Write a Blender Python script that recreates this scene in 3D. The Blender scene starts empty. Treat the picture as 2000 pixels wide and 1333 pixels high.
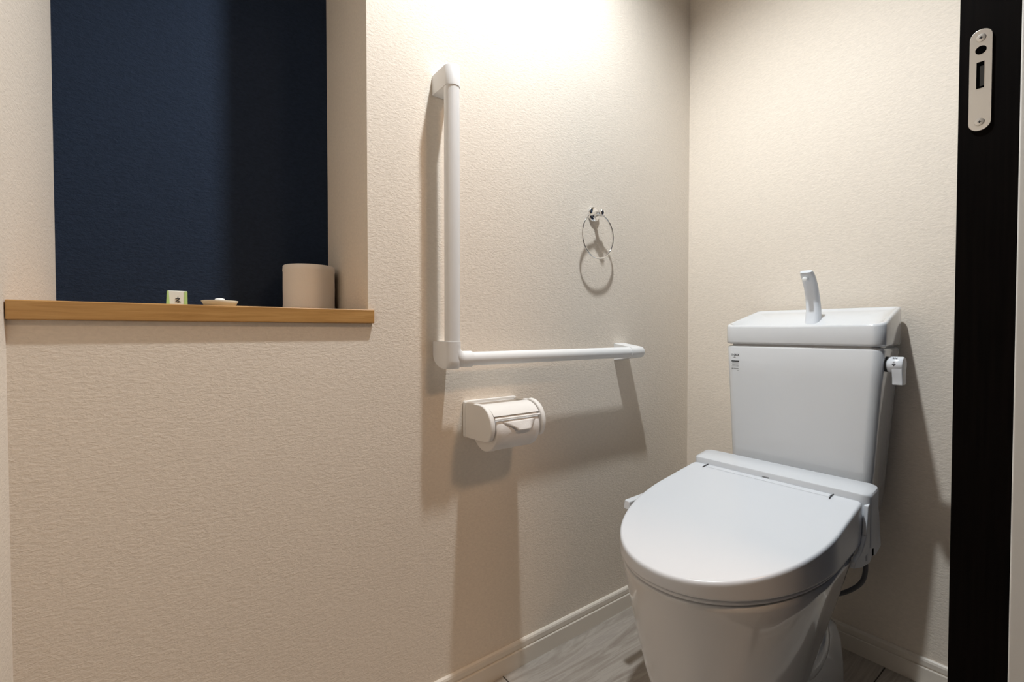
import bpy, bmesh, math
from mathutils import Vector, Matrix
PI = math.pi
S = bpy.context.scene
COL = S.collection

# ------------------------------------------------------------------ camera, light, exposure
CAM = (0.932, 0.0, 0.85)
cd = bpy.data.cameras.new('camera'); cam = bpy.data.objects.new('camera', cd); COL.objects.link(cam)
cam.location = CAM
cam.rotation_euler = (PI/2 - math.atan(18.5/915.0), 0, math.radians(53.0))
cd.sensor_width = 36.0; cd.lens = 915.0/2000.0*36.0; cd.clip_start = 0.01
S.camera = cam
S.view_settings.view_transform = 'Standard'; S.view_settings.look = 'None'
S.view_settings.gamma = 1.0; S.view_settings.use_curve_mapping = False
S.view_settings.exposure = 0.0
LX, LY, CEIL = 0.39, 0.655, 2.30
SPOT_W, SPOT_COL, SPOT_HALF, SPOT_BLEND = 92.0, (0.91, 0.965, 1.0), 69.0, 0.70
HALL_W, HALL_COL = 14.0, (1.0, 0.64, 0.38)
w = bpy.data.worlds.new('world'); S.world = w; w.use_nodes = True
w.node_tree.nodes['Background'].inputs[0].default_value = (0, 0, 0, 1)
sl = bpy.data.lights.new('downlight_lamp', 'SPOT'); so = bpy.data.objects.new('downlight_lamp', sl); COL.objects.link(so)
so.location = (LX, LY, CEIL - 0.012); sl.energy = SPOT_W; sl.color = SPOT_COL
sl.spot_size = math.radians(2*SPOT_HALF); sl.spot_blend = SPOT_BLEND; sl.shadow_soft_size = 0.028
hl = bpy.data.lights.new('hall_fill_lamp', 'AREA'); ho = bpy.data.objects.new('hall_fill_lamp', hl); COL.objects.link(ho)
ho.location = (1.6, 0.95, CEIL - 0.03); hl.shape = 'DISK'; hl.size = 0.3; hl.energy = HALL_W; hl.color = HALL_COL  # added unseen corridor fill, warms the left wall through the doorway

# ------------------------------------------------------------------ materials
def nmat(name, col, rough=0.5, metal=0.0, coat=0.0, spec=0.5):
    m = bpy.data.materials.new(name); m.use_nodes = True
    b = m.node_tree.nodes['Principled BSDF']
    b.inputs['Base Color'].default_value = (*col, 1); b.inputs['Roughness'].default_value = rough
    b.inputs['Metallic'].default_value = metal; b.inputs['Coat Weight'].default_value = coat
    b.inputs['Specular IOR Level'].default_value = spec
    return m
def N(m, t, **kw):
    n = m.node_tree.nodes.new(t)
    for k, v in kw.items(): setattr(n, k, v)
    return n
def L(m, a, b): m.node_tree.links.new(a, b)
def bsdf(m): return m.node_tree.nodes['Principled BSDF']
def coords(m, scale=(1, 1, 1), rot=(0, 0, 0)):
    g = N(m, 'ShaderNodeNewGeometry'); mp = N(m, 'ShaderNodeMapping')
    mp.inputs['Scale'].default_value = scale; mp.inputs['Rotation'].default_value = rot
    L(m, g.outputs['Position'], mp.inputs['Vector']); return mp.outputs['Vector']
def noise(m, vec, scale, detail=3, rough=0.5, dist=0.0):
    n = N(m, 'ShaderNodeTexNoise'); n.inputs['Scale'].default_value = scale
    n.inputs['Detail'].default_value = detail; n.inputs['Roughness'].default_value = rough
    n.inputs['Distortion'].default_value = dist; L(m, vec, n.inputs['Vector']); return n
def ramp(m, fac, stops):
    r = N(m, 'ShaderNodeValToRGB'); e = r.color_ramp.elements
    while len(e) < len(stops): e.new(0.5)
    for k, (p, c) in enumerate(stops): e[k].position = p; e[k].color = (*c, 1) if len(c) == 3 else c
    L(m, fac, r.inputs['Fac']); return r.outputs['Color']
def bump(m, h, dist, strength=1.0):
    b = N(m, 'ShaderNodeBump'); b.inputs['Distance'].default_value = dist; b.inputs['Strength'].default_value = strength
    L(m, h, b.inputs['Height']); L(m, b.outputs['Normal'], bsdf(m).inputs['Normal'])

def wallpaper(name, col, var=0.04, depth=0.0009):
    m = nmat(name, col, 0.75, spec=0.25)
    v = coords(m, (1.0, 1.0, 1.9))
    a = noise(m, v, 115, 3, 0.55, 0.6)
    f = noise(m, v, 420, 2, 0.5)
    mx = N(m, 'ShaderNodeMath', operation='MULTIPLY_ADD'); mx.inputs[1].default_value = 0.35
    L(m, f.outputs['Fac'], mx.inputs[0]); L(m, a.outputs['Fac'], mx.inputs[2])
    bump(m, mx.outputs[0], depth, 0.9)
    lo = tuple(c*(1-var) for c in col); hi = tuple(min(1, c*(1+var)) for c in col)
    L(m, ramp(m, a.outputs['Fac'], [(0.3, lo), (0.7, hi)]), bsdf(m).inputs['Base Color'])
    return m
M = {}
M['wall'] = wallpaper('beige_wallpaper', (0.82, 0.735, 0.635))
M['navy'] = wallpaper('navy_wallpaper', (0.018, 0.029, 0.054), 0.12, 0.0014)
bsdf(M['navy']).inputs['Specular IOR Level'].default_value = 0.1
M['ceil'] = wallpaper('ceiling_paper', (0.82, 0.79, 0.73))
M['skirt'] = nmat('skirting_vinyl', (0.78, 0.715, 0.63), 0.4)
M['white_trim'] = nmat('white_casing', (0.80, 0.78, 0.74), 0.45)
M['ceramic'] = nmat('white_ceramic', (0.72, 0.735, 0.755), 0.12, coat=0.6)
M['plastic'] = nmat('white_plastic', (0.72, 0.745, 0.785), 0.22)
M['unit'] = nmat('unit_plastic', (0.72, 0.74, 0.77), 0.3)
M['rail'] = nmat('rail_white_resin', (0.80, 0.80, 0.80), 0.42)
M['holder'] = nmat('holder_plastic', (0.82, 0.80, 0.77), 0.35)
M['paper'] = nmat('tissue_paper', (0.84, 0.81, 0.78), 0.95, spec=0.1)
M['chrome'] = nmat('chrome', (0.82, 0.82, 0.82), 0.06, 1.0)
M['steel'] = nmat('brushed_steel', (0.62, 0.60, 0.57), 0.34, 1.0)
M['black'] = nmat('black_rubber', (0.012, 0.012, 0.014), 0.5)
M['hole'] = nmat('dark_cavity', (0.003, 0.003, 0.003), 0.9, spec=0.0)
M['ink'] = nmat('black_ink', (0.03, 0.03, 0.035), 0.6)
M['grey_ink'] = nmat('grey_ink', (0.30, 0.30, 0.31), 0.6)
M['green'] = nmat('green_paper', (0.45, 0.68, 0.25), 0.7)
M['card'] = nmat('white_card', (0.80, 0.82, 0.76), 0.7)
M['cream'] = nmat('cream_glaze', (0.74, 0.70, 0.58), 0.25)
M['soap'] = nmat('white_soap', (0.84, 0.85, 0.85), 0.5)
M['hose'] = nmat('grey_hose', (0.10, 0.10, 0.11), 0.5)
M['core'] = nmat('cardboard', (0.42, 0.32, 0.22), 0.9)
m = nmat('lamp_diffuser', (1, 1, 1), 0.5); b = bsdf(m)
b.inputs['Emission Color'].default_value = (1, 0.96, 0.9, 1); b.inputs['Emission Strength'].default_value = 4.0; M['glow'] = m
# tissue: faint embossing
for k in ('paper',):
    m = M[k]; n = noise(m, coords(m), 260, 2); bump(m, n.outputs['Fac'], 0.0006, 0.6)
# oak-toned shelf board
m = nmat('shelf_wood', (0.5, 0.27, 0.09), 0.38); v = coords(m, (5, 1.6, 26))
n = noise(m, v, 6, 5, 0.6, 0.8)
L(m, ramp(m, n.outputs['Fac'], [(0.25, (0.36, 0.185, 0.055)), (0.5, (0.47, 0.255, 0.085)), (0.78, (0.56, 0.325, 0.12))]), bsdf(m).inputs['Base Color'])
bump(m, n.outputs['Fac'], 0.0004, 0.5); M['wood'] = m
# dark door jamb
m = nmat('dark_jamb_wood', (0.012, 0.009, 0.008), 0.6, spec=0.04); n = noise(m, coords(m, (60, 60, 2)), 4, 4)
L(m, ramp(m, n.outputs['Fac'], [(0.3, (0.003, 0.0022, 0.002)), (0.7, (0.006, 0.0042, 0.0036))]), bsdf(m).inputs['Base Color']); M['jamb'] = m
# veined grey stone tile, veins running along y
m = nmat('veined_tile', (0.4, 0.36, 0.32), 0.38); v = coords(m, (15.0, 1.3, 1), (0, 0, math.radians(10)))
n = noise(m, v, 2.2, 5, 0.55, 1.5); n2 = noise(m, coords(m, (60, 10, 1), (0, 0, math.radians(10))), 4, 3)
mx = N(m, 'ShaderNodeMath', operation='MULTIPLY_ADD'); mx.inputs[1].default_value = 0.12; L(m, n2.outputs['Fac'], mx.inputs[0]); L(m, n.outputs['Fac'], mx.inputs[2])
L(m, ramp(m, mx.outputs[0], [(0.36, (0.28, 0.24, 0.205)), (0.50, (0.35, 0.31, 0.27)), (0.60, (0.43, 0.39, 0.345)), (0.68, (0.36, 0.32, 0.285)), (0.8, (0.46, 0.42, 0.375))]), bsdf(m).inputs['Base Color'])
M['tile'] = m
M['grout'] = nmat('tile_joint', (0.09, 0.075, 0.06), 0.9)
M['hallfloor'] = nmat('hall_floor_wood', (0.06, 0.04, 0.028), 0.45)
M['hallwall'] = wallpaper('charcoal_wallpaper', (0.05, 0.045, 0.042), 0.1)

# ------------------------------------------------------------------ helpers
ORG = {}
def obj(name, bm, mat, parent=None, smooth=False, bevel=0.0, seg=2, angle=40):
    bmesh.ops.recalc_face_normals(bm, faces=bm.faces[:])
    xs = [v.co.x for v in bm.verts]; ys = [v.co.y for v in bm.verts]; zs = [v.co.z for v in bm.verts]
    o0 = Vector(((min(xs)+max(xs))/2, (min(ys)+max(ys))/2, min(zs)))
    for v in bm.verts: v.co -= o0
    me = bpy.data.meshes.new(name); bm.to_mesh(me); bm.free()
    me.materials.append(M[mat] if isinstance(mat, str) else mat)
    o = bpy.data.objects.new(name, me); COL.objects.link(o); ORG[o.name] = o0
    if parent is not None:
        o.parent = parent; o.location = o0 - ORG[parent.name]
    else: o.location = o0
    if smooth:
        for p in me.polygons: p.use_smooth = True
        me.set_sharp_from_angle(angle=math.radians(angle))
    if bevel:
        md = o.modifiers.new('bevel', 'BEVEL'); md.width = bevel; md.segments = seg; md.limit_method = 'ANGLE'; md.angle_limit = math.radians(35)
        for p in me.polygons: p.use_smooth = True
        md.harden_normals = True
    return o
def thing(name, label, cat, loc, group=None):
    o = bpy.data.objects.new(name, None); COL.objects.link(o); o.location = loc; ORG[o.name] = Vector(loc)
    o.empty_display_size = 0.05
    return tag(o, label, cat, group)
def tag(o, label, cat, group=None):
    o['label'] = label; o['category'] = cat
    if group: o['group'] = group
    return o
def struct(o): o['kind'] = 'structure'; return o
def box(bm, x0, x1, y0, y1, z0, z1):
    vs = [bm.verts.new((x, y, z)) for x in (x0, x1) for y in (y0, y1) for z in (z0, z1)]
    for f in ((0,1,3,2), (4,6,7,5), (0,4,5,1), (2,3,7,6), (0,2,6,4), (1,5,7,3)): bm.faces.new([vs[i] for i in f])
def boxes(*bs):
    bm = bmesh.new()
    for b in bs: box(bm, *b)
    return bm
def loft(rings, cap0=True, cap1=True, closed=True):
    bm = bmesh.new(); R = [[bm.verts.new(p) for p in r] for r in rings]
    for a, b in zip(R, R[1:]):
        n = len(a)
        for i in range(n if closed else n-1):
            bm.faces.new((a[i], a[(i+1) % n], b[(i+1) % n], b[i]))
    if cap0: bm.faces.new(R[0][::-1])
    if cap1: bm.faces.new(R[-1])
    return bm
def frame(d):
    d = d.normalized(); a = Vector((0, 0, 1)) if abs(d.z) < 0.9 else Vector((1, 0, 0))
    x = d.cross(a).normalized(); return x, d.cross(x).normalized()
def tube_rings(pts, rad, n=16):
    pts = [Vector(p) for p in pts]; out = []; X = None
    for i, p in enumerate(pts):
        d = (pts[min(i+1, len(pts)-1)] - pts[max(i-1, 0)]).normalized()
        if X is None: X, Y = frame(d)
        else: X = (X - d*X.dot(d)).normalized(); Y = d.cross(X).normalized()
        r = rad[i] if isinstance(rad, (list, tuple)) else rad
        out.append([p + X*r*math.cos(2*PI*k/n) + Y*r*math.sin(2*PI*k/n) for k in range(n)])
    return out
def tube(pts, rad, n=16, cap=True): return loft(tube_rings(pts, rad, n), cap, cap)
def lathe(prof, org, axis='z', n=32, cap0=True, cap1=True):
    rings = []
    for r, h in prof:
        ring = []
        for k in range(n):
            c, s = r*math.cos(2*PI*k/n), r*math.sin(2*PI*k/n)
            p = {'z': (c, s, h), 'x': (h, c, s), 'y': (c, h, s)}[axis]
            ring.append(Vector(org) + Vector(p))
        rings.append(ring)
    return loft(rings, cap0, cap1)
def prism(poly, axis, a, b):
    """poly: 2D points; extruded along axis between a and b"""
    def P(u, v, t): return {'x': (t, u, v), 'y': (u, t, v), 'z': (u, v, t)}[axis]
    return loft([[P(u, v, a) for u, v in poly], [P(u, v, b) for u, v in poly]])
def rrect(x0, x1, y0, y1, r, n=6):
    out = []
    for cx, cy, a0 in ((x1-r, y1-r, 0), (x0+r, y1-r, 90), (x0+r, y0+r, 180), (x1-r, y0+r, 270)):
        for k in range(n+1):
            a = math.radians(a0 + 90*k/n); out.append((cx + r*math.cos(a), cy + r*math.sin(a)))
    return out
def join(*bms):
    out = bmesh.new()
    for b in bms:
        me = bpy.data.meshes.new('tmp'); b.to_mesh(me); b.free(); out.from_mesh(me); bpy.data.meshes.remove(me)
    return out
def lerp(a, b, t): return a + (b-a)*t
def sstep(t): t = max(0, min(1, t)); return t*t*(3-2*t)

# ------------------------------------------------------------------ the room
RX, YB, YF = 0.79, 1.467, -0.168          # right wall face, back wall, front wall
NY, ND, NT = 0.338, -0.275, 2.02          # niche right side, back, top
SZ0, SZ1 = 0.866, 0.894                   # shelf board
JY = 0.88                                 # strike side jamb face
T = 0.1
floor = struct(obj('floor', boxes((-0.0, 0.9, YF, YB, -0.1, -0.003)), 'grout'))
TX, TY, TW, TL, G = 0.567, 0.667, 0.303, 0.606, 0.0012
for i in range(-2, 2):
    for j in range(-2, 3):
        x0, x1 = max(0.001, TX + i*TW), min(RX+0.05, TX + (i+1)*TW); y0, y1 = max(YF+0.001, TY + j*TL), min(YB-0.001, TY + (j+1)*TL)
        if x1 - x0 < 0.02 or y1 - y0 < 0.02: continue
        obj('floor_tile', boxes((x0+G, x1-G, y0+G, y1-G, -0.003, 0.0)), 'tile', floor, bevel=0.0008, seg=1)
struct(obj('wall_left', join(boxes((ND-T, 0, YF, YB, 0, SZ0), (ND-T, 0, NY, YB, SZ0, CEIL), (ND-T, 0, YF, NY, NT, CEIL)), prism([(ND, YF), (0, YF), (ND, YF+0.016)], 'z', SZ0, NT)), 'wall'))   # left reveal runs slightly out of square
struct(obj('wall_niche', boxes((ND-T, ND, YF, NY, SZ0, NT)), 'navy'))
struct(obj('wall_back', boxes((ND-T, RX+0.11, YB, YB+T, 0, CEIL)), 'wall'))
struct(obj('wall_front', boxes((ND-T, RX+0.11, YF-T, YF, 0, CEIL)), 'wall'))
struct(obj('wall_right', boxes((RX, RX+0.11, JY+0.03, YB, 0, CEIL), (RX, RX+0.11, YF, JY+0.03, 2.04, CEIL)), 'navy'))
struct(obj('ceiling', boxes((ND-T, 2.3, -1.3, 2.2, CEIL, CEIL+0.1)), 'ceil'))
# door opening: dark jambs and head, pale casing on the corridor side
door = struct(obj('door_1', boxes((RX-0.008, 0.84, JY, JY+0.03, 0, 2.04), (RX-0.008, 0.84, YF, YF+0.03, 0, 2.04), (RX-0.008, 0.84, YF+0.03, JY, 2.01, 2.04)), 'jamb', bevel=0.001))
obj('door_stop', boxes((0.828, 0.8395, JY-0.003, JY, 0.0, 2.01)), 'jamb', door)
struct(obj('trim_1', boxes((0.8405, 0.912, JY-0.006, JY+0.03, 0, 2.10), (0.8405, 0.912, YF, YF+0.03, 0, 2.10), (0.8405, 0.912, YF+0.03, JY-0.006, 2.01, 2.10)), 'white_trim', bevel=0.002))
# corridor outside
struct(obj('floor_hall', boxes((0.9, 2.3, -1.3, 2.2, -0.1, 0.0)), 'hallfloor'))
struct(obj('wall_hall_far', boxes((2.2, 2.3, -1.3, 2.2, 0, CEIL)), 'hallwall'))
struct(obj('wall_hall_end', boxes((0.9, 2.2, 2.1, 2.2, 0, CEIL)), 'hallwall'))
struct(obj('wall_hall_near', boxes((0.9, 2.2, -1.3, -1.2, 0, CEIL)), 'hallwall'))
struct(obj('wall_hall_side', boxes((0.8, 0.9, YB+T, 2.1, 0, CEIL), (0.8, 0.9, -1.2, YF-T, 0, CEIL)), 'hallwall'))
# skirting: lower board, groove, thinner upper lip
def skirting(name, fn, a, b):
    lo = [(0, 0), (0.0105, 0), (0.0105, 0.0405), (0.0092, 0.0425), (0.0062, 0.0425), (0.0062, 0.0455), (0.0078, 0.0462), (0.0078, 0.0572), (0.0060, 0.0615), (0.0025, 0.064), (0, 0.064)]
    bm = loft([[fn(d, a, z) for d, z in lo], [fn(d, b, z) for d, z in lo]])
    return struct(obj(name, bm, 'skirt'))
skirting('baseboard_left', lambda d, t, z: (d, t, z), YF, YB)
skirting('baseboard_back', lambda d, t, z: (t, YB-d, z), 0.0105, RX)
skirting('baseboard_right', lambda d, t, z: (RX-d, t, z), JY+0.03, YB-0.0105)
skirting('baseboard_front', lambda d, t, z: (t, YF+d, z), 0.0105, RX-0.01)

# ------------------------------------------------------------------ ceiling downlight (above the frame)
dl = thing('ceiling_downlight', 'round white recessed ceiling downlight above the toilet room', 'downlight', (LX, LY, CEIL-0.006))
obj('trim_ring', lathe([(0.052, -0.006), (0.060, -0.004), (0.062, 0), (0.046, 0), (0.048, -0.005)], (LX, LY, CEIL), 'z', 40, False, False), 'white_trim', dl, True)
obj('diffuser', lathe([(0.0, -0.002), (0.046, -0.002)], (LX, LY, CEIL), 'z', 40, False, False), 'glow', dl)
hlt = thing('added_corridor_light', 'unseen round flat ceiling light added in the corridor to brighten the left wall', 'ceiling light', (1.6, 0.95, CEIL-0.025))  # unseen fixture, added to carry the corridor fill
obj('added_light_body', lathe([(0.16, 0), (0.16, -0.02), (0.15, -0.025), (0.0, -0.025)], (1.6, 0.95, CEIL), 'z', 40, True, False), 'white_trim', hlt, True)

# ------------------------------------------------------------------ shelf board in the niche
poly = [(ND, YF+0.0165), (0.0, YF+0.001), (0.010, YF+0.001), (0.010, 0.348), (0.0005, 0.348), (0.0005, NY-0.001), (ND, NY-0.001)]
tag(obj('shelf_board', prism(poly, 'z', SZ0+0.0003, SZ1), 'wood', bevel=0.002, seg=3), 'long brown wooden shelf board along the bottom of the navy niche', 'shelf')

# ------------------------------------------------------------------ spare roll, packet, saucer on the shelf
def paper_roll(name, org, r, h, label, axis='z', core=0.021):
    t = thing(name, label, 'toilet roll', org if axis == 'z' else (org[0], org[1]+h/2, org[2]-r))
    pr = [(core, 0.0), (r-0.002, 0.0), (r, 0.002), (r+0.0006, h*0.12), (r, h*0.14), (r+0.0003, h*0.5), (r, h*0.86), (r+0.0006, h*0.88), (r, h-0.002), (r-0.002, h), (core, h)]
    obj('paper', lathe(pr + [pr[0]], org, axis, 48, False, False), 'paper', t, True, angle=50)
    obj('cardboard_core', lathe([(core-0.0002, 0.001), (core-0.0002, h-0.001), (core-0.0015, h-0.001), (core-0.0015, 0.001), (core-0.0002, 0.001)], org, axis, 32, False, False), 'core', t, True)
    return t
paper_roll('toilet_roll', (-0.205, 0.276, SZ1+0.0002), 0.0545, 0.104, 'spare white toilet roll standing upright on the wooden shelf in the niche corner')

pk = thing('small_packet', 'tiny white packet with green edges and a black mark on the wooden shelf', 'packet', (-0.05, 0.025, SZ1))
def packet():
    a = [(-0.036, 0.0105), (-0.036, 0.0395), (-0.060, 0.0395), (-0.060, 0.0105)]
    b = [(-0.037, 0.0120), (-0.037, 0.0395), (-0.059, 0.0395), (-0.059, 0.0120)]
    return loft([[(x, y, SZ1) for x, y in a], [(x, y, 0.9185) for x, y in b]])
obj('packet_body', packet(), 'card', pk, bevel=0.0012, seg=2)
for s in (0, 1):
    y0 = 0.0108 if s == 0 else 0.0352
    bm = loft([[(-0.0352, y0-0.0006, SZ1+0.0004), (-0.0352, y0+0.0042, SZ1+0.0004), (-0.0362, y0+0.0042, SZ1+0.0004), (-0.0362, y0-0.0006, SZ1+0.0004)],
               [(-0.0362, y0+0.0006+s*-0.0004, 0.918), (-0.0362, y0+(0.003 if s == 0 else 0.0042), 0.918), (-0.0372, y0+(0.003 if s == 0 else 0.0042), 0.918), (-0.0372, y0+0.0006, 0.918)]])
    obj('green_edge', bm, 'green', pk)
def stroke(bm, y0, z0, y1, z1, wd, x):
    d = Vector((0, y1-y0, z1-z0)); n = Vector((0, -d.z, d.y)).normalized()*wd/2
    a, b = Vector((x, y0, z0)), Vector((x, y1, z1)); t = Vector((0.0004, 0, 0))
    vs = [bm.verts.new(p) for p in (a-n, b-n, b+n, a+n, a-n+t, b-n+t, b+n+t, a+n+t)]
    for f in ((0,3,2,1), (4,5,6,7), (0,1,5,4), (1,2,6,5), (2,3,7,6), (3,0,4,7)): bm.faces.new([vs[i] for i in f])
bm = bmesh.new(); cy = 0.0262; cz = 0.9015
for y0, z0, y1, z1 in ((0, .0050, 0, .0030), (-.0026, .0028, .0022, .0030), (.0016, .0028, -.0026, -.0012), (-.0008, .0008, .0028, -.0014), (-.001, -.0012, .001, -.0018)):
    stroke(bm, cy+1.35*y0, cz+1.35*z0, cy+1.35*y1, cz+1.35*z1, 0.0012, -0.0360)
obj('black_mark', bm, 'ink', pk)

SD = (-0.06, 0.0885, SZ1)
tag(obj('saucer', lathe([(0.0, 0.0), (0.020, 0.0), (0.0240, 0.002), (0.0290, 0.0105), (0.0286, 0.0113), (0.0275, 0.0108), (0.022, 0.0045), (0.0, 0.0038)], SD, 'z', 40, False, False), 'cream', None, True, angle=60),
    'small shallow cream saucer on the wooden shelf beside the packet', 'saucer')
tag(obj('soap_pebble', lathe([(0.0, 0.0039), (0.006, 0.0041), (0.0085, 0.0070), (0.0090, 0.0115), (0.0072, 0.0150), (0.004, 0.0160), (0.0, 0.0162)], SD, 'z', 24, False, False), 'soap', None, True, angle=80),
    'small white soap-like lump lying in the cream saucer', 'soap')

# ------------------------------------------------------------------ L-shaped grab rail
RS = 0.055; RR = 0.0165; RY = 0.501; RZT = 1.41; RZ = 0.790; RYE = 1.140
gr = thing('grab_rail', 'white L-shaped grab rail fixed to the beige wall above the paper holder', 'grab rail', (0.03, RY, RZ))
obj('vertical_bar', lathe([(RR, RZ+0.028), (RR, RZT-0.040)], (RS, RY, 0), 'z', 32), 'rail', gr, True)
obj('horizontal_bar', lathe([(RR*0.92, RY+0.042), (RR*0.92, RYE-0.055)], (RS, 0, RZ), 'y', 32), 'rail', gr, True)
def stadium(z0, z1, rad, x1, hw):
    """bracket running out from the wall with a rounded front, in plan"""
    pl = [(0.0004, -hw)] + [(x1 + rad*math.sin(a), -hw*math.cos(a)) for a in [PI*k/16 for k in range(17)]] + [(0.0004, hw)]
    return pl
pl = stadium(0, 0, RR+0.001, RS, RR+0.001)
rings = []
for z, ins in ((RZT-0.044, 0.0), (RZT-0.0025, 0.0), (RZT-0.0008, 0.0008), (RZT, 0.0025)):
    rings.append([(max(0.0004, x - (ins if x > 0.002 else 0)), RY + y*(1-ins/0.02), z) for x, y in pl])
obj('top_bracket', loft(rings), 'rail', gr, True, angle=50)
# bottom corner: rounded shoe between wall and bar plus the elbow
el = [Vector((RS, RY, RZ+0.032))]
for k in range(9):
    a = PI/2*k/8; el.append(Vector((RS, RY+0.026-0.026*math.cos(a), RZ+0.026-0.026*math.sin(a))))
el.append(Vector((RS, RY+0.046, RZ)))
obj('corner_elbow', tube(el, RR+0.0012, 24), 'rail', gr, True, angle=50)
def back_x(z):   # quarter-round underside running back to the wall
    zt, zb, xe = RZ+0.012, RZ-0.0205, 0.050
    if z >= zt: return 0.0004
    t = min(1.0, (zt-z)/(zt-zb)); return 0.0004 + xe*(1-math.sqrt(max(0.0, 1-t*t)))
rings = []; RB = RR+0.0014
for z in (RZ+0.0385, RZ+0.038, RZ+0.025, RZ+0.012, RZ+0.006, RZ, RZ-0.005, RZ-0.010, RZ-0.014, RZ-0.017, RZ-0.0190, RZ-0.0202):
    k = 1.0 if z > RZ-0.004 else math.sqrt(max(0.02, 1-((RZ-0.004-z)/0.0168)**2))
    xb = back_x(z); ring = [(xb, RY-RB*(0.80+0.20*k), z)]
    for q in range(17):
        a = PI*q/16; ring.append((max(xb+0.001*(1+q/16), RS+RB*k*math.sin(a)), RY-RB*(0.80+0.20*k)*math.cos(a), z))
    ring.append((xb, RY+RB*(0.80+0.20*k), z)); rings.append(ring)
obj('corner_bracket', loft(rings), 'rail', gr, True, angle=45)
pl2 = [(x, z*(1.5 if x < 0.002 else 1.0)) for x, z in stadium(0, 0, RR, RS, RR)]
rings = []
for y, k in ((RYE-0.058, 1.0), (RYE-0.006, 1.0), (RYE-0.002, 0.95), (RYE, 0.82)):
    rings.append([(x if x < 0.002 else (RS-0.02)+(x-(RS-0.02))*k if x > RS-0.02 else x, y, RZ + z*k) for x, z in pl2])
obj('end_bracket', loft(rings), 'rail', gr, True, angle=50)

# ------------------------------------------------------------------ towel ring
TRY, TRZ = 0.991, 1.183
tr = thing('towel_ring', 'small chrome towel ring hanging from a round rosette on the wall', 'towel ring', (0.01, TRY, TRZ-0.13))
obj('rosette', lathe([(0.0215, 0.0002), (0.0215, 0.004), (0.019, 0.0075), (0.012, 0.009), (0.0, 0.0092)], (0, TRY, TRZ), 'x', 32, True, False), 'chrome', tr, True, angle=60)
obj('post', lathe([(0.008, 0.008), (0.0065, 0.016), (0.0065, 0.028), (0.0095, 0.032), (0.0095, 0.038), (0.007, 0.041), (0.0, 0.042)], (0, TRY, TRZ-0.002), 'x', 24, True, False), 'chrome', tr, True, angle=50)
obj('hanger', tube([(0.0275, TRY-0.017, TRZ-0.004), (0.0285, TRY, TRZ-0.002), (0.0275, TRY+0.017, TRZ-0.004)], [0.005, 0.0065, 0.005], 16), 'chrome', tr, True, angle=50)
rc = Vector((0.0275, TRY-0.008, 1.1175)); R0, r0 = 0.0625, 0.0026
rings = []
for k in range(64):
    a = 2*PI*k/64; c = rc + Vector((0, R0*math.cos(a), R0*math.sin(a))); e = Vector((0, math.cos(a), math.sin(a)))
    rings.append([c + e*r0*math.cos(2*PI*j/10) + Vector((1, 0, 0))*r0*math.sin(2*PI*j/10) for j in range(10)])
rings.append(rings[0]); bm = loft(rings, False, False); bmesh.ops.remove_doubles(bm, verts=bm.verts[:], dist=1e-6)
obj('ring', bm, 'chrome', tr, True, angle=80)

# ------------------------------------------------------------------ paper holder with its roll
ph = thing('paper_holder', 'white plastic toilet paper holder on the wall under the grab rail', 'paper holder', (0.02, 0.63, 0.606))
HY0, HY1 = 0.559, 0.712
obj('back_plate', prism(rrect(HY0, HY1-0.004, 0.606, 0.690, 0.004), 'x', 0.0004, 0.010), 'holder', ph, bevel=0.0015)
def cheek(g=0.0):
    pts = [(0.0102, 0.688), (0.062, 0.689)]
    c = (0.070, 0.643)
    pts += [(c[0]+(0.047+g)*math.sin(a), c[1]+(0.046+g)*math.cos(a)) for a in [math.radians(t) for t in range(0, 131, 10)]]
    pts += [(0.088, 0.609), (0.072, 0.6085), (0.0102, 0.6065)]
    return pts
for y0, y1 in ((HY0, HY0+0.012), (HY1-0.013, HY1-0.001)):
    obj('side_cheek', prism(cheek(0.003 if y0 > 0.65 else 0.0), 'y', y0, y1), 'holder', ph, bevel=0.003, seg=3)
# cover flap: curved sheet over the roll
c0 = (0.066, 0.6335); out = []; inn = []
for t in range(-28, 60, 8):
    a = math.radians(t); out.append((c0[0]+0.0538*math.sin(a), c0[1]+0.0538*math.cos(a))); inn.append((c0[0]+0.0520*math.sin(a), c0[1]+0.0520*math.cos(a)))
out = [(0.011, 0.684)] + out; inn = [(0.011, 0.681)] + inn
fl = obj('cover_flap', prism(out + inn[::-1], 'y', HY0+0.013, HY1-0.014), 'holder', ph, True, angle=35)
a = math.radians(60); e0 = (c0[0]+0.0545*math.sin(a), c0[1]+0.0545*math.cos(a))
obj('cutter_lip', prism([(e0[0]-0.0012, e0[1]+0.0025), (e0[0]+0.0018, e0[1]+0.001), (e0[0]+0.002, e0[1]-0.002), (e0[0]-0.0003, e0[1]-0.0015)], 'y', HY0+0.013, HY1-0.014), 'holder', fl, bevel=0.0006)
obj('spindle', lathe([(0.009, HY0+0.0125), (0.009, HY1-0.0135)], (c0[0], 0, c0[1]), 'y', 20), 'holder', ph, True)
r2 = paper_roll('toilet_roll', (c0[0], HY0+0.0155, c0[1]), 0.0505, 0.121, 'white toilet roll hanging in the wall paper holder, its end folded', 'y')
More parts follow.
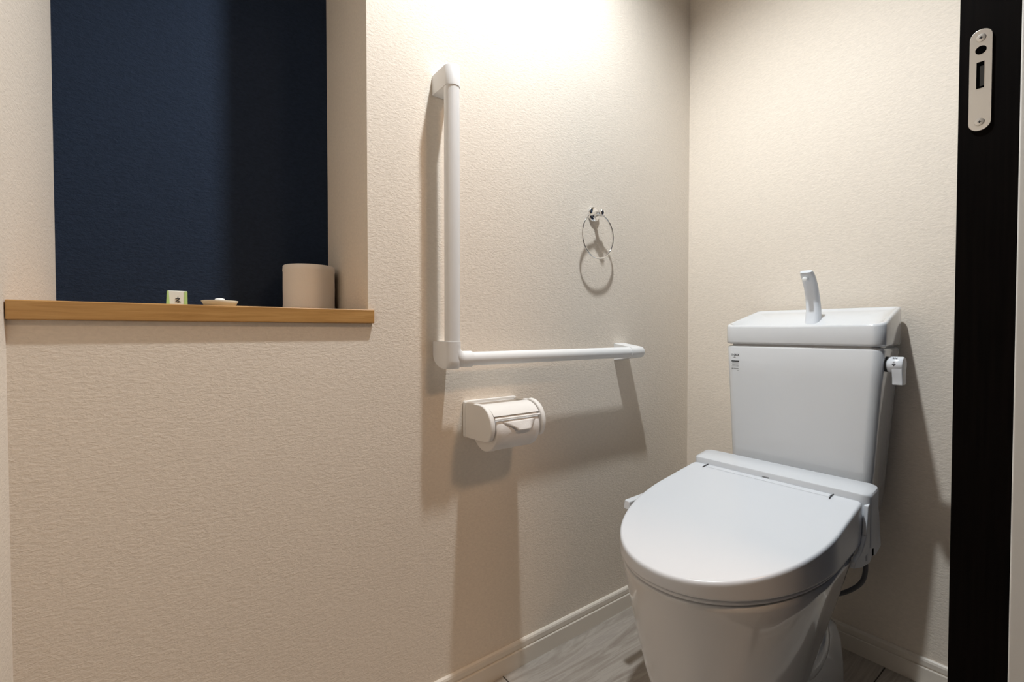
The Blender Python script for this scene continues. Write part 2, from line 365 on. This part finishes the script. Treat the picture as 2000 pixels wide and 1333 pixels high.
# folded loose sheet end on the roll front
bm = bmesh.new(); ya, yb = HY0+0.016, HY0+0.1365; rows = []
for k in range(9):
    t = k/8; ang = math.radians(67 + 24*t); w0 = lerp(0.018, 0.052, sstep(t)); w1 = lerp(0.012, 0.030, t)
    rr_ = 0.0515 + 0.0050*t*t
    rows.append([Vector((c0[0]+(rr_+0.002*math.sin(PI*s/6))*math.sin(ang), lerp(ya+w0, yb-w1, s/6), c0[1]+rr_*math.cos(ang))) for s in range(7)])
V = [[bm.verts.new(p) for p in r_] for r_ in rows]
for k in range(8):
    for s in range(6): bm.faces.new((V[k][s], V[k][s+1], V[k+1][s+1], V[k+1][s]))
fs = obj('folded_end', bm, 'paper', r2, True, angle=80); md = fs.modifiers.new('s', 'SOLIDIFY'); md.thickness = 0.0008

# ------------------------------------------------------------------ toilet
XC = 0.412
to = thing('toilet', 'white toilet with closed lid and hand-wash tank in the room corner', 'toilet', (XC, 1.05, 0))
def outline(a, yb, yt, ys, ex, ab, n=28, rc=0.012):
    """plan outline, counter-clockwise seen from above, starting back right; rounded front, straight back"""
    right = []
    for k in range(n+1):
        th = PI/2*k/n
        right.append((a*math.cos(th)**(2/ex) if k < n else 0.0, ys - (ys-yt)*math.sin(th)**(2/ex)))
    side = []
    for k in range(5): a_ = PI/2*k/4; side.append((ab - rc + rc*math.sin(a_), yb - rc + rc*math.cos(a_)))
    for k in range(1, 6): side.append((lerp(ab, a, k/6), lerp(yb-rc, ys, k/6)))
    half = side + right            # from back right to tip (x>=0)
    full = [(XC + x, y) for x, y in half] + [(XC - x, y) for x, y in half[-2::-1]]
    return full
def offset(pl, d):
    n = len(pl); out = []
    for i in range(n):
        p0, p1 = Vector(pl[i-1]), Vector(pl[(i+1) % n]); t = (p1-p0).normalized()
        out.append((pl[i][0] - t.y*d*-1*-1, pl[i][1] + t.x*d) if False else (pl[i][0] + t.y*d, pl[i][1] - t.x*d))
    return out
LO = outline(0.197, 1.155, 0.711, 1.004, 2.109, 0.191)
cx_, cy_ = XC, 0.95
def inset(pl, d):
    o = offset(pl, d); g = offset(pl, -d)
    s = lambda q: sum(abs(x-XC) for x, y in q)
    return o if s(o) < s(g) else g
def ztop(y): t = (y-0.711)/(1.155-0.711); return 0.418 + (0.5-0.418)*t
def zbot(y): t = (y-0.711)/(1.155-0.711); return 0.3905 + 0.022*t
rings = []
for d, dz in ((0.010, 0.0), (0.003, 0.0), (0.0006, 0.0015), (0.0, 0.003), (0.0, 0.0055)): rings.append([(x, y, zbot(y)+dz) for x, y in inset(LO, d)])
for d, dz in ((0.0, -0.0095), (0.0, -0.0060), (0.0005, -0.0036), (0.0018, -0.0014), (0.0038, -0.0002), (0.0058, 0.0), (0.0085, 0.0002)):
    rings.append([(x, y, ztop(y)+dz) for x, y in inset(LO, d)])
last = inset(LO, 0.0085)
for s in (0.97, 0.8, 0.55, 0.3, 0.1): rings.append([(XC+(x-XC)*s, cy_+(y-cy_)*s, ztop(cy_+(y-cy_)*s)+0.0002+0.0010*(1-s*s)) for x, y in last])
lid = obj('lid', loft(rings), 'plastic', to, True, angle=70)
# hinge cover strip with its two dark slits, on the rear of the lid
for x0, sgn in ((0.262, 1), (0.549, -1)):
    bm = tube([(x0-0.001*sgn, 1.128, ztop(1.128)+0.0022), (x0, 1.140, ztop(1.14)+0.0022), (x0+0.001, 1.151, ztop(1.151)+0.0015)], 0.0011, 8)
    obj('hinge_slit', bm, 'ink', lid, True)
obj('hinge_strip', prism([(1.136, ztop(1.136)+0.0005), (1.137, ztop(1.137)+0.0014), (1.150, ztop(1.150)+0.0013), (1.153, ztop(1.153)-0.001)], 'x', 0.266, 0.546), 'plastic', lid, bevel=0.0004)
# seat ring under the lid
SO = outline(0.1925, 1.13, 0.7155, 1.004, 2.109, 0.188)
rings = []
def zs(y, dz): return 0.3795 + 0.020*(y-0.711)/(0.444) + dz
for d, dz in ((0.010, 0.0), (0.003, 0.001), (0.001, 0.004), (0.001, 0.0078), (0.004, 0.009)): rings.append([(x, y, zs(y, dz)) for x, y in inset(SO, d)])
obj('seat', loft(rings), 'plastic', to, True, angle=70)

# washlet unit behind the lid
prof = [(1.159, 0.40), (1.159, 0.5090), (1.1602, 0.5115), (1.1635, 0.5132), (1.228, 0.5205), (1.234, 0.5180), (1.237, 0.513), (1.237, 0.40)]
rings = []
for x, k, dz in ((0.2135, 0.55, -0.008), (0.215, 0.72, -0.0035), (0.220, 0.88, -0.0012), (0.230, 1.0, 0), (0.594, 1.0, 0), (0.604, 0.88, -0.0012), (0.609, 0.72, -0.0035), (0.6105, 0.55, -0.008)):
    rings.append([(x, 1.198+(y-1.198)*k, z + (dz if z > 0.49 else 0)) for y, z in prof])
un = obj('washlet_unit', loft(rings), 'unit', to, True, angle=35)
obj('unit_mark', boxes((0.398, 0.413, 1.1580, 1.1592, 0.4985+0.0, 0.5015)), 'grey_ink', un)
for x0, x1 in ((0.601, 0.6095), (0.2145, 0.223)):
    pl = [(1.195, 0.505), (1.228, 0.47), (1.247, 0.385), (1.215, 0.374), (1.19, 0.378), (1.175, 0.368), (1.13, 0.372), (1.085, 0.383), (1.09, 0.395), (1.128, 0.405), (1.152, 0.43), (1.161, 0.49)]
    sc = obj('side_cover', prism(pl, 'x', x0, x1), 'unit', un, bevel=0.002)
obj('cover_notch', boxes((0.6092, 0.6102, 1.188, 1.195, 0.380, 0.394)), 'hole', un)
obj('release_button', boxes((0.6092, 0.6112, 1.152, 1.163, 0.378, 0.391)), 'unit', un, bevel=0.001)
obj('under_tray', prism([(1.02, 0.3755), (1.24, 0.366), (1.24, 0.40), (1.16, 0.40), (1.14, 0.386), (1.02, 0.3765)], 'x', 0.235, 0.590), 'unit', un, bevel=0.002)
# operating panel on the left side of the unit
cp = obj('control_panel', prism([(0.890, 0.422), (0.894, 0.4435), (1.16, 0.452), (1.16, 0.43)], 'x', 0.197, 0.2140), 'unit', un, bevel=0.003)

# bowl: front shell
RIM = [  # z, half width, tip y, back y, exponent
    (0.0, 0.099, 0.818, 1.060, 2.4), (0.006, 0.102, 0.814, 1.062, 2.4), (0.08, 0.117, 0.793, 1.068, 2.4), (0.16, 0.138, 0.768, 1.078, 2.35),
    (0.24, 0.156, 0.748, 1.090, 2.3), (0.30, 0.171, 0.734, 1.100, 2.2), (0.345, 0.184, 0.724, 1.108, 2.15), (0.367, 0.1905, 0.7185, 1.112, 2.11), (0.3735, 0.191, 0.718, 1.112, 2.11), (0.3765, 0.1885, 0.7205, 1.110, 2.11)]
rings = [[(x, y, z + (0.020*(y-0.718)/0.394 if z > 0.3 else 0)*((z-0.3)/0.0765 if z > 0.3 else 0)) for x, y in outline(hw, yb, yt, 0.995, ex, hw*0.97, 28, 0.006)] for z, hw, yt, yb, ex in RIM]
bowl = obj('bowl', loft(rings), 'ceramic', to, True, angle=50)
# rear pedestal with trap bulge
rings = []
for z, hw, y1 in ((0.0, 0.118, 1.312), (0.01, 0.120, 1.314), (0.07, 0.120, 1.306), (0.13, 0.118, 1.292), (0.165, 0.114, 1.275), (0.185, 0.104, 1.250), (0.195, 0.09, 1.22)):
    rings.append([(XC + x, y, z) for x, y in rrect(-hw, hw, 1.00, y1, 0.03, 6)])
obj('pedestal', loft(rings), 'ceramic', to, True, angle=50)
bm = bmesh.new(); bmesh.ops.create_uvsphere(bm, u_segments=32, v_segments=20, radius=1.0)
for v in bm.verts:
    c = v.co.copy(); v.co = Vector((XC + c.x*0.136, 1.135 + c.y*0.105 + c.z*0.045, 0.165 + c.z*0.125))
obj('trapway', bm, 'ceramic', to, True, angle=80)
obj('tank_deck', loft([[(XC+x, y, z) for x, y in rrect(-hw, hw, 1.06, y1, 0.03)] for z, hw, y1 in ((0.20, 0.085, 1.25), (0.29, 0.105, 1.33), (0.345, 0.135, 1.40), (0.372, 0.145, 1.42), (0.3995, 0.145, 1.42))]), 'ceramic', to, True, angle=50)
# tank body
def tank_ring(z, xl, xr, yf, yb, xlb, xrb, r=0.022, bow=0.004):
    """plan ring: slightly bowed front (yf) between rounded corners, narrower back"""
    pts = []
    for k in range(9):
        t = k/8; pts.append((lerp(xl+r, xr-r, t), yf + bow*(abs(2*t-1)**2)))
    for k in range(1, 8): a = PI/2*k/7; pts.append((xr-r + r*math.sin(a), yf+bow+r - r*math.cos(a)))
    pts.append((lerp(xr, xrb, 0.5), lerp(yf, yb, 0.5)))
    for k in range(5): a = PI/2*k/4; pts.append((xrb-0.008+0.008*math.cos(a), yb-0.008+0.008*math.sin(a)))
    for k in range(5): a = PI/2*k/4; pts.append((xlb+0.008-0.008*math.sin(a), yb-0.008+0.008*math.cos(a)))
    pts.append((lerp(xl, xlb, 0.5), lerp(yf, yb, 0.5)))
    for k in range(0, 7): a = PI/2*k/7; pts.append((xl+r - r*math.cos(a), yf+bow+r - r*math.sin(a)))
    return [(x, y, z) for x, y in pts]
def tank_at(z, ins=0.0):
    t = (0.812-z)/(0.812-0.40)
    return tank_ring(z, lerp(0.2425, 0.262, t)+ins, lerp(0.6015, 0.576, t)-ins, lerp(1.263, 1.268, t)+ins, 1.445-ins, lerp(0.250, 0.272, t)+ins, lerp(0.590, 0.560, t)-ins)
tk = obj('tank', loft([tank_at(0.40, 0.008), tank_at(0.404, 0.002), tank_at(0.412)] + [tank_at(0.412+(0.806-0.412)*k/6) for k in range(1, 7)] + [tank_at(0.8105, 0.0015), tank_at(0.8125, 0.004), tank_at(0.8130, 0.009), tank_at(0.8163, 0.0095)]), 'ceramic', to, True, angle=45)
# tank lid / hand-wash basin
def rimz(y): return 0.8655 + (y-1.262)/(1.445-1.262)*0.0465
def lid_ring(f, ins=0.0):
    base = tank_ring(0, 0.2405+ins, 0.6040-ins, 1.260+ins, 1.447-ins, 0.2470+ins, 0.5915-ins, 0.024)
    return [(x, y, f(x, y)) for x, y, _ in base]
def basin(y): return 0.838 + 0.064*sstep((y-1.275)/(1.435-1.275))
rings = [lid_ring(lambda x, y: 0.8165, 0.004), lid_ring(lambda x, y: 0.8185, 0.0008), lid_ring(lambda x, y: 0.822), lid_ring(lambda x, y: rimz(y)-0.006),
         lid_ring(lambda x, y: rimz(y)-0.0018, 0.0012), lid_ring(lambda x, y: rimz(y), 0.0045), lid_ring(lambda x, y: rimz(y)-0.001, 0.0085), lid_ring(lambda x, y: min(rimz(y)-0.004, lerp(basin(y), rimz(y), 0.75)), 0.014), lid_ring(lambda x, y: lerp(basin(y), rimz(y), 0.25), 0.028), lid_ring(lambda x, y: basin(y), 0.05)]
lastr = rings[-1]
for s in (0.75, 0.5, 0.25, 0.05):
    rings.append([(XC+(x-XC)*s, 1.353+(y-1.353)*s, basin(1.353+(y-1.353)*s)) for x, y, z in lastr])
tl = obj('tank_lid', loft(rings), 'ceramic', to, True, angle=60)
# spout
rings = []; SPX = 0.4245
for t, y, z, hw, hd in ((0, 1.371, 0.858, 0.0195, 0.021), (.1, 1.374, 0.878, 0.0182, 0.0175), (.3, 1.375, 0.908, 0.0170, 0.013), (.5, 1.369, 0.938, 0.0164, 0.011), (.7, 1.357, 0.966, 0.0162, 0.010), (.85, 1.343, 0.987, 0.0160, 0.009), (.95, 1.331, 0.999, 0.0158, 0.0075), (1, 1.325, 1.0035, 0.0140, 0.004)):
    ty = -(t**2)*0.9
    ring = []
    for k in range(24):
        a = 2*PI*k/24; c, s = math.cos(a), math.sin(a); c = math.copysign(abs(c)**0.7, c); s = math.copysign(abs(s)**0.8, s)
        ring.append((SPX + hw*c, y + hd*s*math.cos(ty), z + hd*s*math.sin(-ty)))
    rings.append(ring)
sp = obj('spout', loft(rings), 'plastic', tl, True, angle=60)
obj('nozzle', lathe([(0.0055, 0.004), (0.0055, -0.008), (0.0035, -0.009), (0.0, -0.009)], (SPX-0.002, 1.329, 0.9845), 'y', 20, True, False), 'soap', sp, True)
# flush lever on the right side
LVY, LVZ, LVX = 1.303, 0.7765, 0.5985
lv = obj('flush_lever', lathe([(0.0165, 0.0045), (0.0178, 0.0062), (0.0178, 0.030), (0.0165, 0.0325), (0.0, 0.0335)], (LVX, LVY, LVZ), 'x', 36, True, False), 'plastic', to, True, angle=50)
obj('lever_ring', lathe([(0.0160, -0.002), (0.0172, 0.0), (0.0172, 0.0044), (0.0150, 0.0046)], (LVX, LVY, LVZ), 'x', 32), 'black', lv, True)
tg = [(LVY-0.0165, LVZ-0.002), (LVY-0.0150, LVZ-0.018), (LVY-0.0115, LVZ-0.030), (LVY-0.0105, LVZ-0.0445), (LVY+0.0125, LVZ-0.0445), (LVY+0.0140, LVZ-0.020), (LVY+0.0165, LVZ-0.002)]
obj('lever_handle', prism(tg, 'x', LVX+0.0135, LVX+0.0325), 'plastic', lv, bevel=0.002, seg=3)
def flatmark(pts, x0):  # marks wrapped on the front of the lever barrel: (dx, angle)
    bm = bmesh.new(); R = 0.0181
    vs = [bm.verts.new((x0+dx, LVY - R*math.cos(a), LVZ + R*math.sin(a))) for dx, a in pts]
    bm.faces.new(vs); return bm
obj('lever_mark', flatmark([(-.0045, .12), (.0035, .12), (-.0005, -.16)], LVX+0.0185), 'ink', lv)
obj('lever_mark', flatmark([(-.003, .22), (.002, .22), (-.0005, .50)], LVX+0.0185), 'grey_ink', lv)
for k in range(3): obj('lever_mark', flatmark([(-.004+.003*k, .82), (-.002+.003*k, .82), (-.002+.003*k, 1.12), (-.004+.003*k, 1.12)], LVX+0.0185), 'ink', lv)
# printed label on the tank front
def tank_front(x, z):     # y of the bowed tank front at (x, z)
    t = (0.812-z)/(0.812-0.40); xl = lerp(0.2425, 0.262, t); xr = lerp(0.6015, 0.576, t); r = 0.022; y = lerp(1.263, 1.268, t)
    k = (x-xl-r)/(xr-xl-2*r)
    return y + 0.004*(2*k-1)**2 if k >= 0 else y + 0.004 + r - math.sqrt(max(0, r*r-(xl+r-x)**2))
def text(body, x, z, size, mat, parent, name, sx=1.0):
    cu = bpy.data.curves.new('t', 'FONT'); cu.body = body; cu.size = size; cu.extrude = 0.0001
    o = bpy.data.objects.new('t', cu); COL.objects.link(o)
    dg = bpy.context.evaluated_depsgraph_get(); dg.update(); me = bpy.data.meshes.new_from_object(o.evaluated_get(dg))
    bm = bmesh.new(); bm.from_mesh(me); bpy.data.objects.remove(o); bpy.data.meshes.remove(me)
    for v in bm.verts: c = v.co.copy(); X_, Z_ = x + c.x*sx, z + c.y; v.co = Vector((X_, tank_front(X_, Z_) - 0.0003 - c.z, Z_))
    return obj(name, bm, mat, parent)
text('INAX', 0.2618, 0.7830, 0.0092, 'ink', tk, 'lettering', 1.0)
text('LIXIL', 0.2660, 0.7785, 0.0040, 'grey_ink', tk, 'lettering', 1.0)
def bar(x0, x1, z0, z1, mat):
    x0 -= 0.003; x1 -= 0.003; bm = boxes((x0, x1, -0.0003, 0.0004, z0, z1))
    for v in bm.verts: v.co.y += tank_front(v.co.x, v.co.z)
    obj('printed_line', bm, mat, tk)
bar(0.2645, 0.2865, 0.7670, 0.7703, 'ink')
for k, (a, b, mt) in enumerate(((0.2665, 0.2855, 'grey_ink'), (0.2650, 0.2840, 'grey_ink'), (0.2670, 0.2860, 'ink'), (0.2650, 0.2862, 'grey_ink'), (0.2650, 0.2695, 'grey_ink'))):
    bar(a, b, 0.7640-0.0032*k, 0.7649-0.0032*k, mt)
bar(0.2650, 0.2692, 0.7462, 0.7495, 'grey_ink'); bar(0.2705, 0.2850, 0.7480, 0.7490, 'ink'); bar(0.2800, 0.2865, 0.7428, 0.7438, 'grey_ink')
# supply hose and cable in the shade behind the bowl
def catmull(P, n=6):
    P = [Vector(p) for p in P]; out = []
    for i in range(len(P)-1):
        p0, p1, p2, p3 = P[max(i-1, 0)], P[i], P[i+1], P[min(i+2, len(P)-1)]
        for k in range(n):
            t = k/n; out.append(0.5*((2*p1) + (p2-p0)*t + (2*p0-5*p1+4*p2-p3)*t*t + (3*p1-p0-3*p2+p3)*t**3))
    return out + [P[-1]]
obj('supply_hose', tube(catmull([(0.585, 1.205, 0.375), (0.588, 1.225, 0.34), (0.578, 1.24, 0.295), (0.552, 1.238, 0.262), (0.52, 1.225, 0.245), (0.47, 1.22, 0.24)]), 0.0048, 12), 'hose', to, True)

# ------------------------------------------------------------------ strike plate on the dark jamb
PX0, PX1, PZ0, PZ1 = 0.7925, 0.8145, 1.1185, 1.2525
spl = thing('strike_plate', 'steel lock strike plate screwed to the dark door jamb', 'strike plate', ((PX0+PX1)/2, JY, PZ0))
hw = (PX1-PX0)/2; pc = (PX0+PX1)/2
outp = []
for k in range(13): a = PI*k/12; outp.append((pc + hw*math.cos(a), PZ1-hw + hw*math.sin(a)))
for k in range(13): a = PI + PI*k/12; outp.append((pc + hw*math.cos(a), PZ0+hw + hw*math.sin(a)))
obj('plate', prism(outp, 'y', JY-0.0016, JY-0.0001), 'steel', spl, bevel=0.0004, seg=2)
for z in (PZ1-0.0115, PZ0+0.0115):
    sc = obj('screw', lathe([(0.0050, -0.0016), (0.0048, -0.0020), (0.0040, -0.0022), (0.0, -0.0023)], (pc, JY, z), 'y', 20, False, False), 'steel', spl, True)
    obj('screw_cross', boxes((pc-0.0018, pc+0.0018, JY-0.0025, JY-0.0019, z-0.0005, z+0.0005), (pc-0.0005, pc+0.0005, JY-0.0025, JY-0.0019, z-0.0018, z+0.0018)), 'ink', sc)
obj('round_hole', lathe([(0.0, -0.0018), (0.0055, -0.0018), (0.0055, -0.0010)], (pc, JY, 1.2250), 'y', 24, False, False), 'hole', spl)
sh_ = obj('latch_slot', boxes((pc-0.0040, pc+0.0036, JY-0.0018, JY-0.0008, 1.1745, 1.2095)), 'hole', spl)
obj('slot_tongue', boxes((pc-0.0005, pc+0.0034, JY-0.0021, JY-0.0017, 1.177, 1.2035)), nmat('slot_metal', (0.02, 0.018, 0.015), 0.4, 0.0), sh_)
